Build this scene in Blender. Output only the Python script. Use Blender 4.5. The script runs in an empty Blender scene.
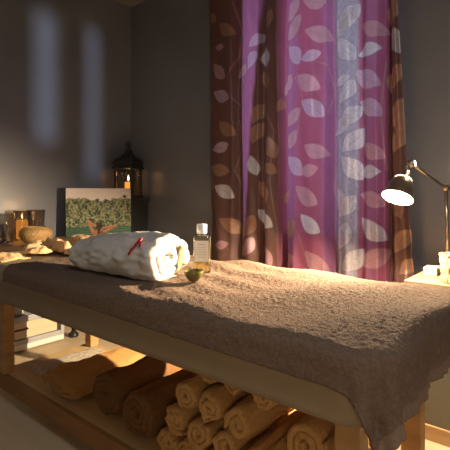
import bpy, bmesh, math, random
import numpy as np
from mathutils import Vector, noise, Matrix
random.seed(7)
rng = np.random.default_rng(11)
C = bpy.context.scene.collection
PI = math.pi
HC = 1.05                     # eye height of the photographer
FPX, YH = 425.0, 196.0
RX, RY = 0.772, 0.636         # image-right direction on the floor plan
FX, FY = -0.636, 0.772        # view direction on the floor plan

# ------------------------------------------------------------------ helpers
def tag(o, label=None, cat=None, group=None, kind=None):
    if label: o['label'] = label
    if cat: o['category'] = cat
    if group: o['group'] = group
    if kind: o['kind'] = kind
    return o

def empty(name, loc, label, cat, group=None, rz=0.0):
    o = bpy.data.objects.new(name, None)
    C.objects.link(o)
    o.location = loc
    o.rotation_euler = (0, 0, rz)
    o.empty_display_size = 0.05
    return tag(o, label, cat, group)

def mesh_obj(name, verts, faces, m=None, parent=None, smooth=True, loc=None):
    me = bpy.data.meshes.new(name)
    if isinstance(verts, np.ndarray):
        verts = verts.tolist()
    if isinstance(faces, np.ndarray):
        faces = faces.tolist()
    me.from_pydata(verts, [], faces)
    me.update()
    if smooth:
        me.polygons.foreach_set('use_smooth', [True] * len(me.polygons))
    o = bpy.data.objects.new(name, me)
    C.objects.link(o)
    if m: me.materials.append(m)
    if parent: o.parent = parent
    if loc: o.location = loc
    return o

def bm_obj(name, bm, m=None, parent=None, smooth=False, loc=None, bevel=0.0, seg=2, angle=True):
    bmesh.ops.recalc_face_normals(bm, faces=bm.faces)
    me = bpy.data.meshes.new(name)
    bm.to_mesh(me); bm.free()
    if smooth:
        me.polygons.foreach_set('use_smooth', [True] * len(me.polygons))
    o = bpy.data.objects.new(name, me)
    C.objects.link(o)
    if m: me.materials.append(m)
    if parent: o.parent = parent
    if loc: o.location = loc
    if bevel:
        b = o.modifiers.new('Bevel', 'BEVEL'); b.width = bevel; b.segments = seg
        b.limit_method = 'ANGLE'; b.angle_limit = math.radians(40)
    return o

def add_box(bm, x0, x1, y0, y1, z0, z1):
    vs = [bm.verts.new(p) for p in ((x0,y0,z0),(x1,y0,z0),(x1,y1,z0),(x0,y1,z0),
                                    (x0,y0,z1),(x1,y0,z1),(x1,y1,z1),(x0,y1,z1))]
    for f in ((0,3,2,1),(4,5,6,7),(0,1,5,4),(1,2,6,5),(2,3,7,6),(3,0,4,7)):
        bm.faces.new([vs[i] for i in f])

def box(name, m, parent, x0, x1, y0, y1, z0, z1, bevel=0.003):
    bm = bmesh.new(); add_box(bm, x0, x1, y0, y1, z0, z1)
    return bm_obj(name, bm, m, parent, bevel=bevel)

def lathe(name, prof, m, parent=None, loc=None, n=40, smooth=True, closed=False, caps=True):
    """prof: list of (r, z); closed=True joins the last ring to the first"""
    v, f = [], []
    k = len(prof)
    for (r, z) in prof:
        for i in range(n):
            a = 2*PI*i/n
            v.append((r*math.cos(a), r*math.sin(a), z))
    rng_ = range(k) if closed else range(k-1)
    for j in rng_:
        j2 = (j+1) % k
        for i in range(n):
            i2 = (i+1) % n
            f.append((j*n+i, j*n+i2, j2*n+i2, j2*n+i))
    if not closed and caps:
        f.append(tuple(range(n))[::-1]); f.append(tuple((k-1)*n+i for i in range(n)))
    return mesh_obj(name, v, f, m, parent, smooth, loc)

def tube(name, pts, r, m, parent=None, n=12, loc=None):
    pts = [Vector(p) for p in pts]
    v, f = [], []
    up = Vector((0, 0, 1))
    prev = None
    for i, p in enumerate(pts):
        t = (pts[min(i+1, len(pts)-1)] - pts[max(i-1, 0)]).normalized()
        if prev is None:
            a = t.cross(up)
            if a.length < 1e-3: a = t.cross(Vector((1, 0, 0)))
        else:
            a = prev - t*prev.dot(t)
        a.normalize(); prev = a
        b = t.cross(a)
        rr = r[i] if isinstance(r, (list, tuple)) else r
        for k in range(n):
            an = 2*PI*k/n
            v.append(tuple(p + a*(rr*math.cos(an)) + b*(rr*math.sin(an))))
    for i in range(len(pts)-1):
        for k in range(n):
            k2 = (k+1) % n
            f.append((i*n+k, i*n+k2, (i+1)*n+k2, (i+1)*n+k))
    f.append(tuple(range(n))[::-1]); f.append(tuple((len(pts)-1)*n+k for k in range(n)))
    return mesh_obj(name, v, f, m, parent, True, loc)

def sm(e0, e1, x):
    t = np.clip((x-e0)/(e1-e0), 0, 1)
    return t*t*(3-2*t)

def vnoise(P, scale, seed=0.0):
    off = Vector((seed*13.7, seed*7.1, seed*3.3))
    return np.array([noise.noise(Vector(p)*scale + off) for p in P])

# ------------------------------------------------------------------ materials
def mat(name, col, rough=0.6, metal=0.0, spec=0.5, **kw):
    m = bpy.data.materials.new(name); m.use_nodes = True
    b = m.node_tree.nodes['Principled BSDF']
    b.inputs['Base Color'].default_value = (*col, 1)
    b.inputs['Roughness'].default_value = rough
    b.inputs['Metallic'].default_value = metal
    b.inputs['Specular IOR Level'].default_value = spec
    for k, v in kw.items():
        b.inputs[k.replace('_', ' ')].default_value = v
    return m

def noisy(m, col2, scale=(8, 8, 8), lo=0.35, hi=0.65, bump=0.0, bscale=200.0, detail=4.0, dist=0.002):
    """mix the base colour with a second tone through a noise, and optionally bump"""
    nt = m.node_tree; N = nt.nodes; L = nt.links
    b = N['Principled BSDF']
    tc = N.new('ShaderNodeTexCoord'); mp = N.new('ShaderNodeMapping')
    mp.inputs['Scale'].default_value = scale
    L.new(tc.outputs['Object'], mp.inputs['Vector'])
    nz = N.new('ShaderNodeTexNoise'); nz.inputs['Scale'].default_value = 1.0; nz.inputs['Detail'].default_value = detail
    L.new(mp.outputs['Vector'], nz.inputs['Vector'])
    rp = N.new('ShaderNodeValToRGB')
    rp.color_ramp.elements[0].position = lo; rp.color_ramp.elements[1].position = hi
    rp.color_ramp.elements[0].color = b.inputs['Base Color'].default_value
    rp.color_ramp.elements[1].color = (*col2, 1)
    L.new(nz.outputs['Fac'], rp.inputs['Fac'])
    L.new(rp.outputs['Color'], b.inputs['Base Color'])
    if bump:
        n2 = N.new('ShaderNodeTexNoise'); n2.inputs['Scale'].default_value = bscale; n2.inputs['Detail'].default_value = 2.0
        L.new(tc.outputs['Object'], n2.inputs['Vector'])
        bp = N.new('ShaderNodeBump'); bp.inputs['Strength'].default_value = bump; bp.inputs['Distance'].default_value = dist
        L.new(n2.outputs['Fac'], bp.inputs['Height'])
        L.new(bp.outputs['Normal'], b.inputs['Normal'])
    return m

def terry(name, c1, c2, bs=420.0, bump=0.9):
    m = mat(name, c1, 0.95, spec=0.1)
    b = m.node_tree.nodes['Principled BSDF']
    b.inputs['Sheen Weight'].default_value = 0.25
    b.inputs['Sheen Roughness'].default_value = 0.6
    b.inputs['Sheen Tint'].default_value = (*[min(1, c*1.6) for c in c1], 1)
    return noisy(m, c2, (110, 110, 110), 0.35, 0.7, bump, bs, 3.0, 0.004)

def glass(name, tint=(1, 1, 1), base=0.06):
    m = bpy.data.materials.new(name); m.use_nodes = True
    N = m.node_tree.nodes; L = m.node_tree.links; N.clear()
    out = N.new('ShaderNodeOutputMaterial')
    t = N.new('ShaderNodeBsdfTransparent'); t.inputs['Color'].default_value = (*tint, 1)
    g = N.new('ShaderNodeBsdfGlossy'); g.inputs['Roughness'].default_value = 0.04
    lw = N.new('ShaderNodeLayerWeight'); lw.inputs['Blend'].default_value = 0.25
    mr = N.new('ShaderNodeMapRange'); mr.inputs['To Min'].default_value = base; mr.inputs['To Max'].default_value = 0.75
    L.new(lw.outputs['Fresnel'], mr.inputs['Value'])
    mx = N.new('ShaderNodeMixShader')
    L.new(mr.outputs['Result'], mx.inputs['Fac'])
    L.new(t.outputs[0], mx.inputs[1]); L.new(g.outputs[0], mx.inputs[2])
    L.new(mx.outputs[0], out.inputs['Surface'])
    return m

def emit(name, col, strength):
    m = bpy.data.materials.new(name); m.use_nodes = True
    N = m.node_tree.nodes; L = m.node_tree.links; N.clear()
    out = N.new('ShaderNodeOutputMaterial'); e = N.new('ShaderNodeEmission')
    e.inputs['Color'].default_value = (*col, 1); e.inputs['Strength'].default_value = strength
    L.new(e.outputs[0], out.inputs['Surface'])
    return m

M_wall = noisy(mat('grey satin wall paint', (0.165, 0.175, 0.205), 0.27, spec=0.5), (0.182, 0.192, 0.222), (3, 3, 3), 0.3, 0.7, 0.05, 60)
M_ceil = noisy(mat('matt ceiling paint', (0.22, 0.21, 0.20), 0.9), (0.24, 0.23, 0.22), (4, 4, 4))
M_floor = noisy(mat('pale floor boards', (0.52, 0.40, 0.25), 0.5), (0.56, 0.44, 0.28), (2, 24, 2), 0.35, 0.7)
M_wood = noisy(mat('oak wood', (0.46, 0.27, 0.11), 0.5), (0.36, 0.20, 0.075), (4, 4, 40), 0.35, 0.65, 0.1, 90)
M_woodx = noisy(mat('oak wood lengthwise', (0.46, 0.30, 0.15), 0.5), (0.38, 0.235, 0.11), (4, 40, 40), 0.35, 0.65, 0.1, 90)
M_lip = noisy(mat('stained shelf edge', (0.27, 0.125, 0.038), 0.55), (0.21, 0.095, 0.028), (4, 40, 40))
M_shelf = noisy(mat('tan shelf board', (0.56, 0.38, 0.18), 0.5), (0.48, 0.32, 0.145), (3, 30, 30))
M_vinyl = noisy(mat('beige vinyl', (0.25, 0.185, 0.118), 0.42), (0.23, 0.17, 0.107), (6, 6, 6), 0.3, 0.7, 0.08, 300)
M_seam = mat('vinyl seam', (0.2, 0.15, 0.10), 0.5)
M_bedtowel = terry('taupe terry cloth', (0.165, 0.112, 0.081), (0.120, 0.080, 0.057), 300.0, 1.0)
M_hem = terry('taupe woven hem', (0.20, 0.14, 0.103), (0.16, 0.11, 0.08), 700.0, 0.3)
M_robe = noisy(mat('white robe cotton', (0.60, 0.57, 0.525), 0.9, spec=0.15), (0.53, 0.50, 0.46), (60, 60, 60), 0.35, 0.7, 0.35, 500)
M_red = mat('red piping', (0.45, 0.02, 0.025), 0.7)
M_cream = terry('apricot terry cloth', (0.78, 0.50, 0.27), (0.62, 0.37, 0.18), 260.0, 0.8)
M_brown = terry('brown terry cloth', (0.20, 0.098, 0.040), (0.145, 0.068, 0.027), 380.0, 0.6)
M_ochre = terry('ochre terry cloth', (0.56, 0.325, 0.13), (0.44, 0.24, 0.09), 380.0, 0.6)
M_flat = terry('caramel towelling', (0.42, 0.235, 0.085), (0.33, 0.175, 0.06), 380.0, 0.5)
M_paper = noisy(mat('pale patterned cloth', (0.50, 0.44, 0.35), 0.9), (0.32, 0.27, 0.21), (90, 40, 60), 0.45, 0.62)
M_white = mat('white lacquer', (0.70, 0.68, 0.63), 0.45)
M_greyrail = mat('grey painted rail', (0.36, 0.37, 0.38), 0.5)
M_drawer = noisy(mat('light birch front', (0.66, 0.52, 0.35), 0.5), (0.60, 0.46, 0.30), (4, 5, 40))
M_black = mat('black plastic', (0.015, 0.015, 0.017), 0.35)
M_handle = mat('dark metal handle', (0.05, 0.04, 0.035), 0.35, 0.8)
M_glass = glass('clear glass', (0.96, 0.96, 0.95))
M_lglass = glass('smoky lantern glass', (0.80, 0.80, 0.80), 0.03)
M_wax = mat('amber candle wax', (0.85, 0.36, 0.05), 0.5, Subsurface_Weight=0.3)
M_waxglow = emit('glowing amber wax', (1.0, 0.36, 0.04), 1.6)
M_flame = emit('candle flame', (1.0, 0.62, 0.22), 9.0)
M_wick = noisy(mat('woven rattan', (0.42, 0.26, 0.105), 0.65), (0.30, 0.17, 0.06), (130, 130, 60), 0.4, 0.6)
M_wickl = noisy(mat('pale woven willow', (0.66, 0.46, 0.22), 0.6), (0.50, 0.33, 0.14), (130, 130, 60), 0.4, 0.6)
M_lantern = noisy(mat('dark weathered metal', (0.030, 0.029, 0.030), 0.5, 0.4), (0.045, 0.042, 0.040), (40, 40, 40))
M_ped = mat('dark charcoal lacquer', (0.022, 0.022, 0.026), 0.4)
M_brass = mat('antique nickel', (0.46, 0.38, 0.29), 0.28, 1.0)
M_shade = mat('aged bronze shade', (0.30, 0.235, 0.17), 0.38, 0.85)
M_shadein = mat('white enamel lining', (0.9, 0.88, 0.82), 0.5)
M_bulb = emit('lit bulb', (1.0, 0.80, 0.52), 60.0)
M_cap = mat('frosted white cap', (0.82, 0.82, 0.80), 0.35)
M_oil = glass('pale yellow massage oil', (0.96, 0.89, 0.62), 0.05)
M_plastic = glass('clear bottle plastic', (0.95, 0.95, 0.93), 0.10)
M_label = mat('pale translucent label', (0.66, 0.62, 0.54), 0.5)
M_print = mat('label printing', (0.36, 0.32, 0.27), 0.6)
M_green = mat('olive glazed ceramic', (0.135, 0.115, 0.030), 0.22)
M_dark = mat('dark brown glaze', (0.045, 0.030, 0.024), 0.25)
M_deskgrey = noisy(mat('grey green cabinet paint', (0.115, 0.112, 0.085), 0.55), (0.125, 0.12, 0.095), (5, 5, 5))
M_boxc = noisy(mat('cream cardboard', (0.60, 0.48, 0.33), 0.7), (0.50, 0.38, 0.24), (60, 60, 60))
M_canvas = mat('canvas edge', (0.055, 0.045, 0.035), 0.8)
M_frame = mat('white window frame', (0.7, 0.7, 0.7), 0.4)
M_pane = glass('window pane', (0.95, 0.97, 1.0), 0.03)
M_rod = mat('dark curtain rod', (0.05, 0.04, 0.035), 0.4, 0.8)

# ------------------------------------------------------------------ the room
XL, XR, YF, YB, ZC = -3.27, 1.9, -1.5, 2.56, 2.85
WX0, WX1, WZ0, WZ1 = -1.93, -0.86, 0.80, 2.62      # window opening
def struct(o): o['kind'] = 'structure'; return o
struct(box('floor', M_floor, None, XL-0.15, XR+0.15, YF-0.15, YB+0.2, -0.1, 0.0, 0))
struct(box('ceiling', M_ceil, None, XL-0.15, XR+0.15, YF-0.15, YB+0.2, ZC, ZC+0.1, 0))
struct(box('wall_left', M_wall, None, XL-0.15, XL, YF-0.15, YB+0.2, 0, ZC, 0))
bm = bmesh.new()
S0, S1, S2, S3, SZ1 = 1.64, 1.79, 2.10, 2.19, 2.75  # slits added in the unseen wall to throw streaks on the left wall
add_box(bm, XR, XR+0.15, YF-0.15, S0, 0, ZC); add_box(bm, XR, XR+0.15, S1, S2, 0, ZC); add_box(bm, XR, XR+0.15, S3, YB+0.2, 0, ZC)
for (a, b, SZ0) in ((S0, S1, 1.72), (S2, S3, 1.42)):
    add_box(bm, XR, XR+0.15, a, b, 0, SZ0); add_box(bm, XR, XR+0.15, a, b, SZ1, ZC)
struct(bm_obj('wall_right', bm, M_wall))
struct(box('streak_slit_a', M_pane, None, XR+0.07, XR+0.076, S0, S1, 1.72, SZ1, 0))  # pane of an added slit, wider left-wall streak
struct(box('streak_slit_b', M_pane, None, XR+0.07, XR+0.076, S2, S3, 1.42, SZ1, 0))  # pane of an added slit, narrow left-wall streak
struct(box('wall_front', M_wall, None, XL, XR, YF-0.15, YF, 0, ZC, 0))
bm = bmesh.new()
add_box(bm, XL, WX0, YB, YB+0.2, 0, ZC); add_box(bm, WX1, XR, YB, YB+0.2, 0, ZC)
add_box(bm, WX0, WX1, YB, YB+0.2, 0, WZ0); add_box(bm, WX0, WX1, YB, YB+0.2, WZ1, ZC)
struct(bm_obj('wall_back', bm, M_wall))
bm = bmesh.new()
fw = 0.05
add_box(bm, WX0, WX0+fw, YB+0.10, YB+0.16, WZ0, WZ1); add_box(bm, WX1-fw, WX1, YB+0.10, YB+0.16, WZ0, WZ1)
add_box(bm, WX0+fw, WX1-fw, YB+0.10, YB+0.16, WZ0, WZ0+fw); add_box(bm, WX0+fw, WX1-fw, YB+0.10, YB+0.16, WZ1-fw, WZ1)
win = struct(bm_obj('window_1', bm, M_frame))
wp = box('pane', M_pane, win, WX0+fw, WX1-fw, YB+0.125, YB+0.131, WZ0+fw, WZ1-fw, 0)

# ------------------------------------------------------------------ curtain
def plan(px, y):                # point on the vertical plane Y=y seen at column px
    a = (px-225.0)/FPX
    z = y/(RY*a+FY)
    return (RX*a+FX)*z, z
CY = 2.455
ctrl = [(211,0.0),(216,.045),(225,.06),(234,.045),(240,-.012),(245,.01),(252,.045),(259,.02),(263,-.02),
        (271,.045),(279,.03),(285,-.035),(291,.02),(300,.055),(315,.068),(327,.045),(334,-.02),(341,.025),
        (351,.05),(358,.028),(363,.012),(370,.045),(379,.045),(385,.0),(389,-.035),(394,.02),(400,.045),(405,.02)]
cp = np.array([c[0] for c in ctrl], float); cd = np.array([c[1] for c in ctrl], float)
NU, NV = 440, 560
pu = np.linspace(211, 405, NU)
def smooth_interp(x, xp, fp):
    i = np.clip(np.searchsorted(xp, x)-1, 0, len(xp)-2)
    t = (x-xp[i])/(xp[i+1]-xp[i]); t = t*t*(3-2*t)
    return fp[i]*(1-t)+fp[i+1]*t
dep = smooth_interp(pu, cp, cd)
xs = np.array([plan(p, CY)[0] for p in pu])
ZT, ZB = 2.66, 0.03
vz = np.linspace(ZT, ZB, NV)
PUG, ZG = np.meshgrid(pu, vz)
XG = np.tile(xs, (NV, 1)); DG = np.tile(dep, (NV, 1))
low = (ZT-ZG)/(ZT-0.6)
XG = XG + sm(385, 405, PUG)*(low-0.55)*0.115          # the free edge flares out lower down
DG = DG*(0.85+0.3*np.clip(low, 0, 1.2)) + 0.010*np.sin(XG*31+ZG*2.3) + 0.006*np.sin(ZG*5.0+XG*14)
DG = DG + 0.004*np.sin(ZG*23+XG*40)*np.sin(XG*17)
DG = DG + 0.010*sm(1.2, 0.7, ZG)*np.sin(ZG*36+XG*9)*sm(383, 400, PUG)
YG = np.minimum(CY-DG, YB-0.03)
verts = np.stack([XG, YG, ZG], -1).reshape(-1, 3)
idx = np.arange(NU*NV).reshape(NV, NU)
quads = np.stack([idx[:-1,:-1], idx[1:,:-1], idx[1:,1:], idx[:-1,1:]], -1).reshape(-1, 4)
curtain = mesh_obj('curtain', verts, quads, None)
# colour and translucency bands of the cloth
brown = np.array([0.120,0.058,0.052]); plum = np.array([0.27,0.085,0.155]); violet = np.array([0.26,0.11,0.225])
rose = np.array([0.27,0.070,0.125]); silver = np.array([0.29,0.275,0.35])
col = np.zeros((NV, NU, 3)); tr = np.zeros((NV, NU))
zl = np.clip((2.6-ZG)/2.0, 0, 1.1)
lft = 240+zl*5.5; rgt = 264-zl*19
def band(e0, e1, s=2.0): return sm(e0-s, e0+s, PUG)*(1-sm(e1-s, e1+s, PUG))
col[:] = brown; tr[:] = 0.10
def lay(w, c, t):
    global col, tr
    col = col*(1-w[..., None]) + np.asarray(c)*w[..., None]; tr = tr*(1-w)+t*w
wst = sm(lft-1.5, lft+1.5, PUG)*(1-sm(rgt-1.5, rgt+1.5, PUG))*(rgt > lft+1)
lay(wst, violet*0.6+plum*0.4, 0.85)
lay(band(281, 388, 3), plum*0.6+rose*0.4, 0.75)
lay(band(288, 299, 5)*0.8, violet, 0.8)
lay(band(304, 322, 7)*0.7, rose, 0.7)
lay(band(326, 334, 3)*0.8, violet, 0.8)
lay(band(335, 360, 2.5), silver, 0.62)
lay(band(362, 366, 3)*0.6, rose, 0.7)
lay(band(368, 380, 4)*0.6, violet, 0.8)
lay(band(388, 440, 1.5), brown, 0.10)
lay(band(388, 391, 1)*0.7, brown*0.5, 0.05)  # darker brown line along the fold at this edge
# appliqué leaves of the fabric, (column, row, angle, half length in m, tone)
S, P_, T_, Lc, Cu = 's', 'p', 't', 'l', 'c'
leaves = [(220,47,-10,.05,P_),(227,29,-40,.085,T_),(220,71,-50,.085,P_),(222,95,-25,.085,Lc),(239,70,60,.06,P_),(214,18,-70,.05,T_),
 (255,40,35,.07,Lc),(251,60,60,.075,Lc),(264,55,-80,.085,S),(262,79,-70,.075,T_),(257,113,55,.085,T_),(268,20,70,.08,T_),
 (291,8,50,.095,P_),(315,1,-20,.085,P_),(294,28,48,.095,P_),(318,35,-28,.095,P_),(294,55,-55,.09,Lc),(311,56,12,.07,Lc),
 (285,84,60,.075,P_),(309,82,-35,.1,P_),(313,109,-38,.095,Lc),(293,118,40,.085,P_),(345,24,50,.1,S),(346,48,-55,.1,S),
 (341,80,20,.06,S),(346,91,55,.085,S),(349,18,55,.1,S),(373,27,-28,.085,P_),(368,51,8,.075,S),(367,77,-38,.1,Lc),
 (369,108,-38,.09,Lc),(351,117,45,.09,S),(394,7,65,.095,Cu),(394,39,-75,.085,S),(393,77,65,.085,Cu),(396,112,65,.09,Cu),
 (227,128,-40,.09,T_),(221,147,15,.075,Lc),(221,169,-15,.085,T_),(225,192,-30,.09,S),(230,226,-35,.095,T_),(223,244,10,.06,P_),
 (256,133,65,.085,T_),(271,147,-70,.085,T_),(253,165,-70,.08,S),(268,169,-25,.07,T_),(262,192,-60,.09,T_),(264,218,-40,.095,S),
 (247,226,60,.095,T_),(246,247,55,.09,P_),(266,254,-60,.095,P_),(317,150,-25,.085,P_),(294,166,-45,.095,Lc),(310,170,10,.075,P_),
 (308,195,-35,.105,P_),(311,223,-38,.095,S),(289,231,55,.095,T_),(317,261,-40,.1,P_),(340,125,40,.085,S),(342,200,-60,.1,S),
 (342,236,65,.1,S),(352,140,45,.1,S),(372,150,-35,.085,P_),(350,168,-50,.1,S),(368,173,5,.075,S),(346,206,50,.09,S),
 (370,200,-25,.085,P_),(372,229,-42,.1,S),(372,258,30,.1,P_),(352,260,45,.1,S),(400,122,70,.07,Cu),(400,139,60,.085,Cu),
 (402,242,55,.085,Cu),(396,205,-70,.08,T_),(290,140,50,.08,P_),(283,196,60,.06,T_),(277,105,70,.05,T_),(288,262,40,.08,P_),
 (408,268,40,.07,Cu)]
tones = {'s':(0.60,0.58,0.64),'p':(0.56,0.34,0.40),'t':(0.40,0.235,0.165),'l':(0.56,0.43,0.58),'c':(0.48,0.28,0.20)}
leafm = np.zeros((NV, NU))
for (px, py, ang, hl, tone) in leaves:
    x0, zc = plan(px, CY-0.04); z0 = HC+(YH-py)/FPX*zc
    ca, sa = math.cos(math.radians(ang)), math.sin(math.radians(ang))
    dx, dz = (XG-x0), (ZG-z0)
    a = (dx*ca+dz*sa)/hl; b = (-dx*sa+dz*ca)/hl
    skew = b + 0.10*(1-a*a)*math.copysign(1, math.sin(px))
    half = 0.56*(1-np.clip(np.abs(a), 0, 1)**1.9)*(1+0.25*a)
    w = sm(0.0, 0.07, half-np.abs(skew))*(np.abs(a) < 1)
    vein = 1-0.14*(np.abs(skew) < 0.03) - 0.10*(np.sin((np.abs(skew)*1.2-a)*26) > 0.55)
    c = np.array(tones[tone])
    amt = w*(0.88 if tone in 'sc' else 0.72)
    col = col*(1-amt[..., None]) + (c*vein[..., None])*amt[..., None]
    if tone == 's':
        rim = np.exp(-(((half-np.abs(skew))-0.02)/0.035)**2)*(np.abs(a) < 1.02)*0.45
        col = col*(1-rim[..., None]) + np.array((0.15, 0.12, 0.19))*rim[..., None]
    tr = tr*(1-0.35*w); leafm = np.maximum(leafm, w)
# fine vine stems stitched between the leaves
stems = [[(232,0),(237,30),(236,55),(229,78),(232,98),(238,106)],[(312,60),(326,64),(331,90),(326,112)],[(236,120),(240,140),(233,170),(238,190)],
         [(285,84),(296,78),(305,100),(296,140)],[(335,150),(330,185),(336,230)],[(362,60),(366,95),(360,130),(366,150)],[(262,100),(272,130),(270,180),(276,230)],
         [(300,235),(306,255),(320,262)],[(336,70),(332,95),(338,120)],[(383,60),(380,110),(384,170)]]
for st in stems:
    q = []
    for (px, py) in st:
        x0, zc = plan(px, CY-0.04); q.append((x0, HC+(YH-py)/FPX*zc))
    for (p0, p1) in zip(q[:-1], q[1:]):
        vx, vz_ = p1[0]-p0[0], p1[1]-p0[1]; L2 = vx*vx+vz_*vz_
        t = np.clip(((XG-p0[0])*vx+(ZG-p0[1])*vz_)/L2, 0, 1)
        d = np.hypot(XG-p0[0]-t*vx, ZG-p0[1]-t*vz_)
        w = (1-sm(0.002, 0.006, d))*(1-leafm)*0.5
        col = col*(1-w[..., None]) + np.array((0.34,0.20,0.20))*w[..., None]
grain = rng.normal(0, 1, (NV//3+2, NU//3+2)); grain = np.kron(grain, np.ones((3, 3)))[:NV, :NU]
col = np.clip(col*(1+0.055*grain[..., None]*(0.5+sm(330, 338, PUG)*(1-sm(358, 364, PUG)))[..., None]), 0, 1)
me = curtain.data
def set_attr(me, name, rgb):
    at = me.color_attributes.new(name, 'FLOAT_COLOR', 'POINT')
    a = np.ones((len(me.vertices), 4), np.float32); a[:, :3] = rgb.reshape(-1, 3)
    at.data.foreach_set('color', a.ravel())
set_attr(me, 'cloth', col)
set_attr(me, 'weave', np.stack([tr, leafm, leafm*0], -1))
m = bpy.data.materials.new('leaf patterned satin'); m.use_nodes = True
N = m.node_tree.nodes; L = m.node_tree.links
pb = N['Principled BSDF']; out = N['Material Output']
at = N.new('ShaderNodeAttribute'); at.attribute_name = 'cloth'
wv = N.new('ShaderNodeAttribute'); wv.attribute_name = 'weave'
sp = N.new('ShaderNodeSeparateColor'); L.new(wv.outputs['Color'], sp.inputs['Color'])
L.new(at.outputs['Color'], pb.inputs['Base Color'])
pb.inputs['Roughness'].default_value = 0.36; pb.inputs['Specular IOR Level'].default_value = 0.45
mm = N.new('ShaderNodeMath'); mm.operation = 'MULTIPLY'; mm.inputs[1].default_value = 0.45
L.new(sp.outputs['Green'], mm.inputs[0]); L.new(mm.outputs[0], pb.inputs['Metallic'])
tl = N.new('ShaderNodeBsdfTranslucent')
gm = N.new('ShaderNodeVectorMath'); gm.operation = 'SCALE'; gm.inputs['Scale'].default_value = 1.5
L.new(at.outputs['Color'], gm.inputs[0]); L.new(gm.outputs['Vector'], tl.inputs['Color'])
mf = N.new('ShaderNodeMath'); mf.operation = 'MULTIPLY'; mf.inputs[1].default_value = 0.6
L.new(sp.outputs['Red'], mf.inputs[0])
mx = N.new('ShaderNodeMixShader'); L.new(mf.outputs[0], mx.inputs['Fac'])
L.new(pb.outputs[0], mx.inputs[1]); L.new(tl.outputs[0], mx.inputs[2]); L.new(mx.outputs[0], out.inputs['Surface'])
me.materials.append(m)
tag(curtain, 'floor-length plum and brown satin curtain with silver leaf pattern over the window', 'curtain')
rod = empty('curtain_rod', (-1.45, CY, 2.69), 'dark metal rod the leaf curtain hangs from', 'curtain rod')
tube('pole', [(-0.95, 0, 0), (0.95, 0, 0)], 0.014, M_rod, rod)
for s in (-1, 1):
    lathe('finial', [(0.0, -0.03), (0.02, -0.018), (0.026, 0), (0.02, 0.018), (0.0, 0.03)], M_rod, rod, (0.96*s, 0, 0), 20)
    tube('bracket', [(0.9*s, 0, 0), (0.9*s, YB-CY, 0)], 0.009, M_rod, rod)

# ------------------------------------------------------------------ massage table
BX0, BX1, BY0, BY1, BT = -2.46, -0.285, 0.815, 1.545, 0.740
table = empty('massage_table', (-1.17, 1.1, 0), 'wooden massage table with thick beige cushion top and a low shelf', 'massage table')
tl_ = Vector((1.17, -1.1, 0))
def place(o):                   # built in room coordinates, parented to the table
    o.location = Vector(o.location)+tl_; return o
def rrect(x0, x1, y0, y1, r, n=10):
    pts = []
    for (cx, cy, a0) in ((x1-r, y1-r, 0), (x0+r, y1-r, PI/2), (x0+r, y0+r, PI), (x1-r, y0+r, 1.5*PI)):
        for i in range(n+1):
            a = a0+PI/2*i/n; pts.append((cx+r*math.cos(a), cy+r*math.sin(a)))
    return pts
CB = 0.571
v, f = [], []
prof = []
er = 0.028
for i in range(7):
    a = PI/2*i/6; prof.append((er-er*math.sin(a), CB+er-er*math.cos(a)))
for i in range(7):
    a = PI/2*i/6; prof.append((er-er*math.cos(a), BT-er+er*math.sin(a)))
for (ins, z) in prof:
    v += [(x, y, z) for (x, y) in rrect(BX0+ins, BX1-ins, BY0+ins, BY1-ins, 0.11-ins)]
n = len(v)//len(prof)
for j in range(len(prof)-1):
    for i in range(n): f.append((j*n+i, j*n+(i+1) % n, (j+1)*n+(i+1) % n, (j+1)*n+i))
f.append(tuple(range(n))[::-1]); f.append(tuple((len(prof)-1)*n+i for i in range(n)))
cush = place(mesh_obj('cushion', v, f, M_vinyl, table))
sx = -1.60
mesh_ = tube('seam', [(sx, BY0+0.03, CB-0.0005), (sx, BY0+0.008, CB+0.006), (sx, BY0+0.0005, CB+0.03), (sx, BY0+0.0005, BT-0.03), (sx, BY0+0.009, BT-0.008), (sx, BY0+0.03, BT)], 0.0022, M_seam, cush, 8)
SH, SL = 0.142, 0.070
LX0, LX1, LX2, LX3, LY0, LY1, LW = -2.295, -2.235, -0.445, -0.382, 0.95, 1.505, 0.055
for (x0, x1) in ((LX0, LX1), (LX2, LX3)):
    for y0 in (LY0, LY1-LW):
        place(box('leg', M_wood, table, x0, x1, y0, y0+LW, SH+0.0005, CB, 0.004))
for x0 in (-2.0, -0.74):
    place(box('foot', M_wood, table, x0, x0+0.06, LY0+0.06, LY1-0.02, 0, SL+0.02, 0.004))
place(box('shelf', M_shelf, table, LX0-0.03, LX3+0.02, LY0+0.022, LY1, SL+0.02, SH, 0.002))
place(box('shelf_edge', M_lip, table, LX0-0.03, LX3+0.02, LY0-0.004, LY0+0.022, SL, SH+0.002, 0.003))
place(box('rail', M_wood, table, LX1, LX2, LY0+0.03, LY0+0.05, 0.515, CB, 0.003))
place(box('rail', M_wood, table, LX1, LX2, LY1-0.05, LY1-0.03, 0.515, CB, 0.003))
# ------------------------------------------------------------------ big towel over the table
TX0, TX1 = -1.885, -0.265
TY0, TY1 = 0.797, 1.560
zt = 0.752
ext_r, ext_n, ext_f = 0.138, 0.060, 0.12
st = 0.0042
p = np.arange(TX0, TX1+ext_r, st); q = np.arange(TY0-ext_n, TY1+ext_f, st)
PG, QG = np.meshgrid(p, q, indexing='ij')
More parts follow.
